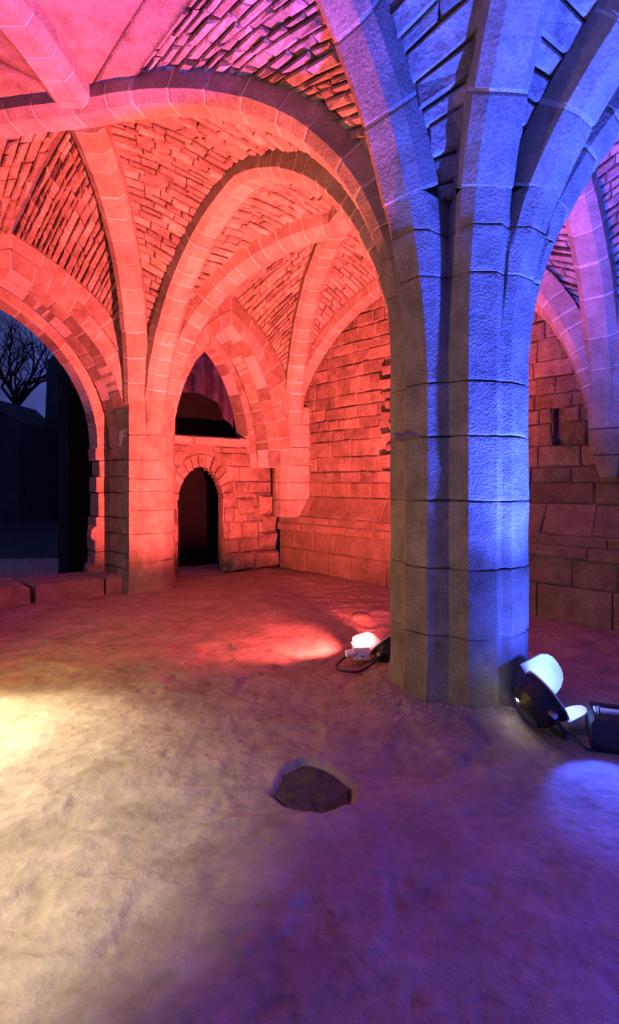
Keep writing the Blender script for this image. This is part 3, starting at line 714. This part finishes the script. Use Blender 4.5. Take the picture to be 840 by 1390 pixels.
# stickers on the rear of the red floodlight
# black ballast box beside the blue floodlight
bb = thing('ballast_box', (1.80, 3.25, 0.0), 'low black ballast box catching blue light beside the bright floodlight', 'box')
mm = Matrix.Translation((1.77, 3.22, 0.10)) @ Matrix.Rotation(-0.35, 4, 'Z')
b = MB(); b.lathe(mm @ Matrix.Rotation(PI / 4, 4, 'Z') @ Matrix.Diagonal((1.0, 1.0, 1.0, 1)), [(0.20, -0.12), (0.215, -0.10), (0.215, 0.05), (0.19, 0.075)], 4); b.build('case', M_BLACK, bb)
b = MB(); b.box(mm @ Matrix.Translation((-0.02, 0.0, 0.082)), 0.2, 0.07, 0.012); b.build('lid_plate', M_LEAF, bb)
b = MB(); b.tube([mm @ Vector((-.1, -.05, .075)), mm @ Vector((-.1, -.05, .12)), mm @ Vector((.1, -.05, .12)), mm @ Vector((.1, -.05, .075))], 0.008, 8); b.build('handle', M_BLACK, bb)

# ------------------------------------------------------------------ outside, at night
mb = MB(); mb.add([(-60, 5, -0.12), (-60, 80, -0.12), (60, 80, -0.12), (60, 11, -0.12), (9, 11, -0.12)], [(0, 4, 3, 2, 1)])
tag(mb.build('ground', M_GROUND), 'dark ground outside beyond the openings', 'ground', None, 'structure')
def slab(name, pts, depth, mat, parent=None):
    """pts: (x, z) outline at y=0 of a local wall, thickness along +y; base point and turn baked in by caller"""
    n = len(pts); v = [Vector((x, 0, z)) for x, z in pts] + [Vector((x, depth, z)) for x, z in pts]
    f = [tuple(range(n)), tuple(range(2 * n - 1, n - 1, -1))] + [(i, i + n, (i + 1) % n + n, (i + 1) % n) for i in range(n)]
    return v, f
def place(v, o, ang=0.0):
    m = Matrix.Translation(o) @ Matrix.Rotation(ang, 4, 'Z'); return [m @ p for p in v]
# tall ruined wall seen through the left opening
rt = thing('ruined_gable', (-11, 25, 0), 'tall dark ruined wall silhouetted against the night sky through left opening', 'ruin')
v, f = slab('w', [(-1.0, -.2), (5.5, -.2), (5.5, 9.5), (3.2, 9.8), (2.0, 8.9), (-0.2, 7.8), (-0.45, 7.2), (-0.7, 6.9)], 1.0, M_NIGHT)
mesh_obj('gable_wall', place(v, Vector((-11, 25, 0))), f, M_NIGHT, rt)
for x in (1.2, 3.4):
    v, f = slab('w', [(x - .35, -.2), (x + .35, -.2), (x + .35, 6.2), (x, 6.8), (x - .35, 6.2)], 0.6, M_NIGHT); mesh_obj('buttress', place(v, Vector((-11, 24.5, 0))), f, M_NIGHT, rt)
lo = thing('outbuilding', (-15, 23, 0), 'low dark outbuilding with pitched roof at the left edge of the night opening', 'building')
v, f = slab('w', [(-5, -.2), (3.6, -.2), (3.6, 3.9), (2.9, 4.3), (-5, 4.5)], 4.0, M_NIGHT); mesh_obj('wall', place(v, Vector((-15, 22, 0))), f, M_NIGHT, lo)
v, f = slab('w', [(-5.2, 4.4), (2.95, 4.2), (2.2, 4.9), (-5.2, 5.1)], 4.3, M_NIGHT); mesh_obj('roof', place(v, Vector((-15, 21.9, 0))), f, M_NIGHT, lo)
# bare tree
tr = thing('bare_tree', (-16.5, 30, 0), 'bare branching tree against the deep blue night sky through left opening', 'tree')
tb = MB(); tw = MB()
def grow(p, d, ln, r, lv):
    q = p + d * ln; mid = p.lerp(q, .5) + Vector((rnd.uniform(-1, 1), rnd.uniform(-1, 1), rnd.uniform(-1, 1))) * ln * .06
    (tb if lv < 3 else tw).tube([p, mid, q], [r, r * .85, r * .7], 6 if lv < 3 else 3)
    if lv >= 7: return
    for k in range(2 if lv in (0, 1) else rnd.choice((2, 2, 3))):
        dd = (d + Vector((rnd.uniform(-1, 1), rnd.uniform(-1, 1), rnd.uniform(-.45, .75))) * .8).normalized()
        grow(q if k == 0 or lv < 2 else p.lerp(q, rnd.uniform(.4, 1)), dd, ln * rnd.uniform(.66, .85), r * .64, lv + 1)
grow(Vector((-16.5, 30, -.2)), Vector((.05, 0, 1)), 3.6, 0.32, 0)
grow(Vector((-14.5, 31, -.2)), Vector((.05, 0, 1)), 3.4, 0.28, 0)
tb.build('trunk', M_BARK, tr); tag(tw.build('twigs', M_BARK, tr), kind='stuff')
# behind the low wall: a broken near-black wall and a clustered buttress lit red
bw = thing('broken_wall', (*(B + U * 1.6 + V * 1.2), 0), 'jagged broken wall rising black behind the low doorway wall', 'ruin')
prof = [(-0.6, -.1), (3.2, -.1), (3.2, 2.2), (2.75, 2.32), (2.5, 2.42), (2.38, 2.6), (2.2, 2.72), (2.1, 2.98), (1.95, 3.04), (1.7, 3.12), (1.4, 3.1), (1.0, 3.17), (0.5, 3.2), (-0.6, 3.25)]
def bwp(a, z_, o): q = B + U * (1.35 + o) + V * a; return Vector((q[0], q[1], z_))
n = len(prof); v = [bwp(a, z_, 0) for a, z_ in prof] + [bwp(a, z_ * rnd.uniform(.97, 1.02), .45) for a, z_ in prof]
mesh_obj('wall_mass', v, [tuple(range(n)), tuple(range(2 * n - 1, n - 1, -1))] + [(i, i + n, (i + 1) % n + n, (i + 1) % n) for i in range(n)], M_NEARBLACK, bw)
rw = thing('clustered_buttress', (-3.0, 14, 0), 'dim red wall with upright shafts seen through the far arch above the black wall', 'ruin')
def rwp(x, y, z_): return Vector((-4.5 + x, 14.0 + y + x * .3, z_))
mb = MB(); mb.add([rwp(0, 0, -.1), rwp(5, 0, -.1), rwp(5, 0, 8), rwp(0, 0, 8), rwp(0, .5, -.1), rwp(5, .5, -.1), rwp(5, .5, 8), rwp(0, .5, 8)], [(0, 1, 2, 3), (4, 7, 6, 5), (0, 3, 7, 4), (1, 5, 6, 2), (3, 2, 6, 7), (0, 4, 5, 1)])
mb.build('wall_mass', M_WALL, rw)
for x in (0.5, 0.95, 1.25, 1.65, 2.05, 2.3, 2.7, 3.3, 3.8):
    b = MB(); b.tube([rwp(x, -.02, -.1), rwp(x, -.02, 4), rwp(x, -.02, 8)], rnd.choice((.1, .14, .18)), 10); b.build('shaft', M_WALL, rw)
spot('red_outside_beam', (-1.6, 12.0, 0.6), (-2.6, 14.2, 5.0), (1.0, 0.05, 0.09), 900, 120, 0.5, 0.08)
po = MB(); po.tube([(-1.55, 11.6, -.1), (-1.55, 11.6, 5)], 0.03, 8); tag(po.build('metal_post', M_BLACK), 'thin dark post upright against the red wall through the far arch', 'post')
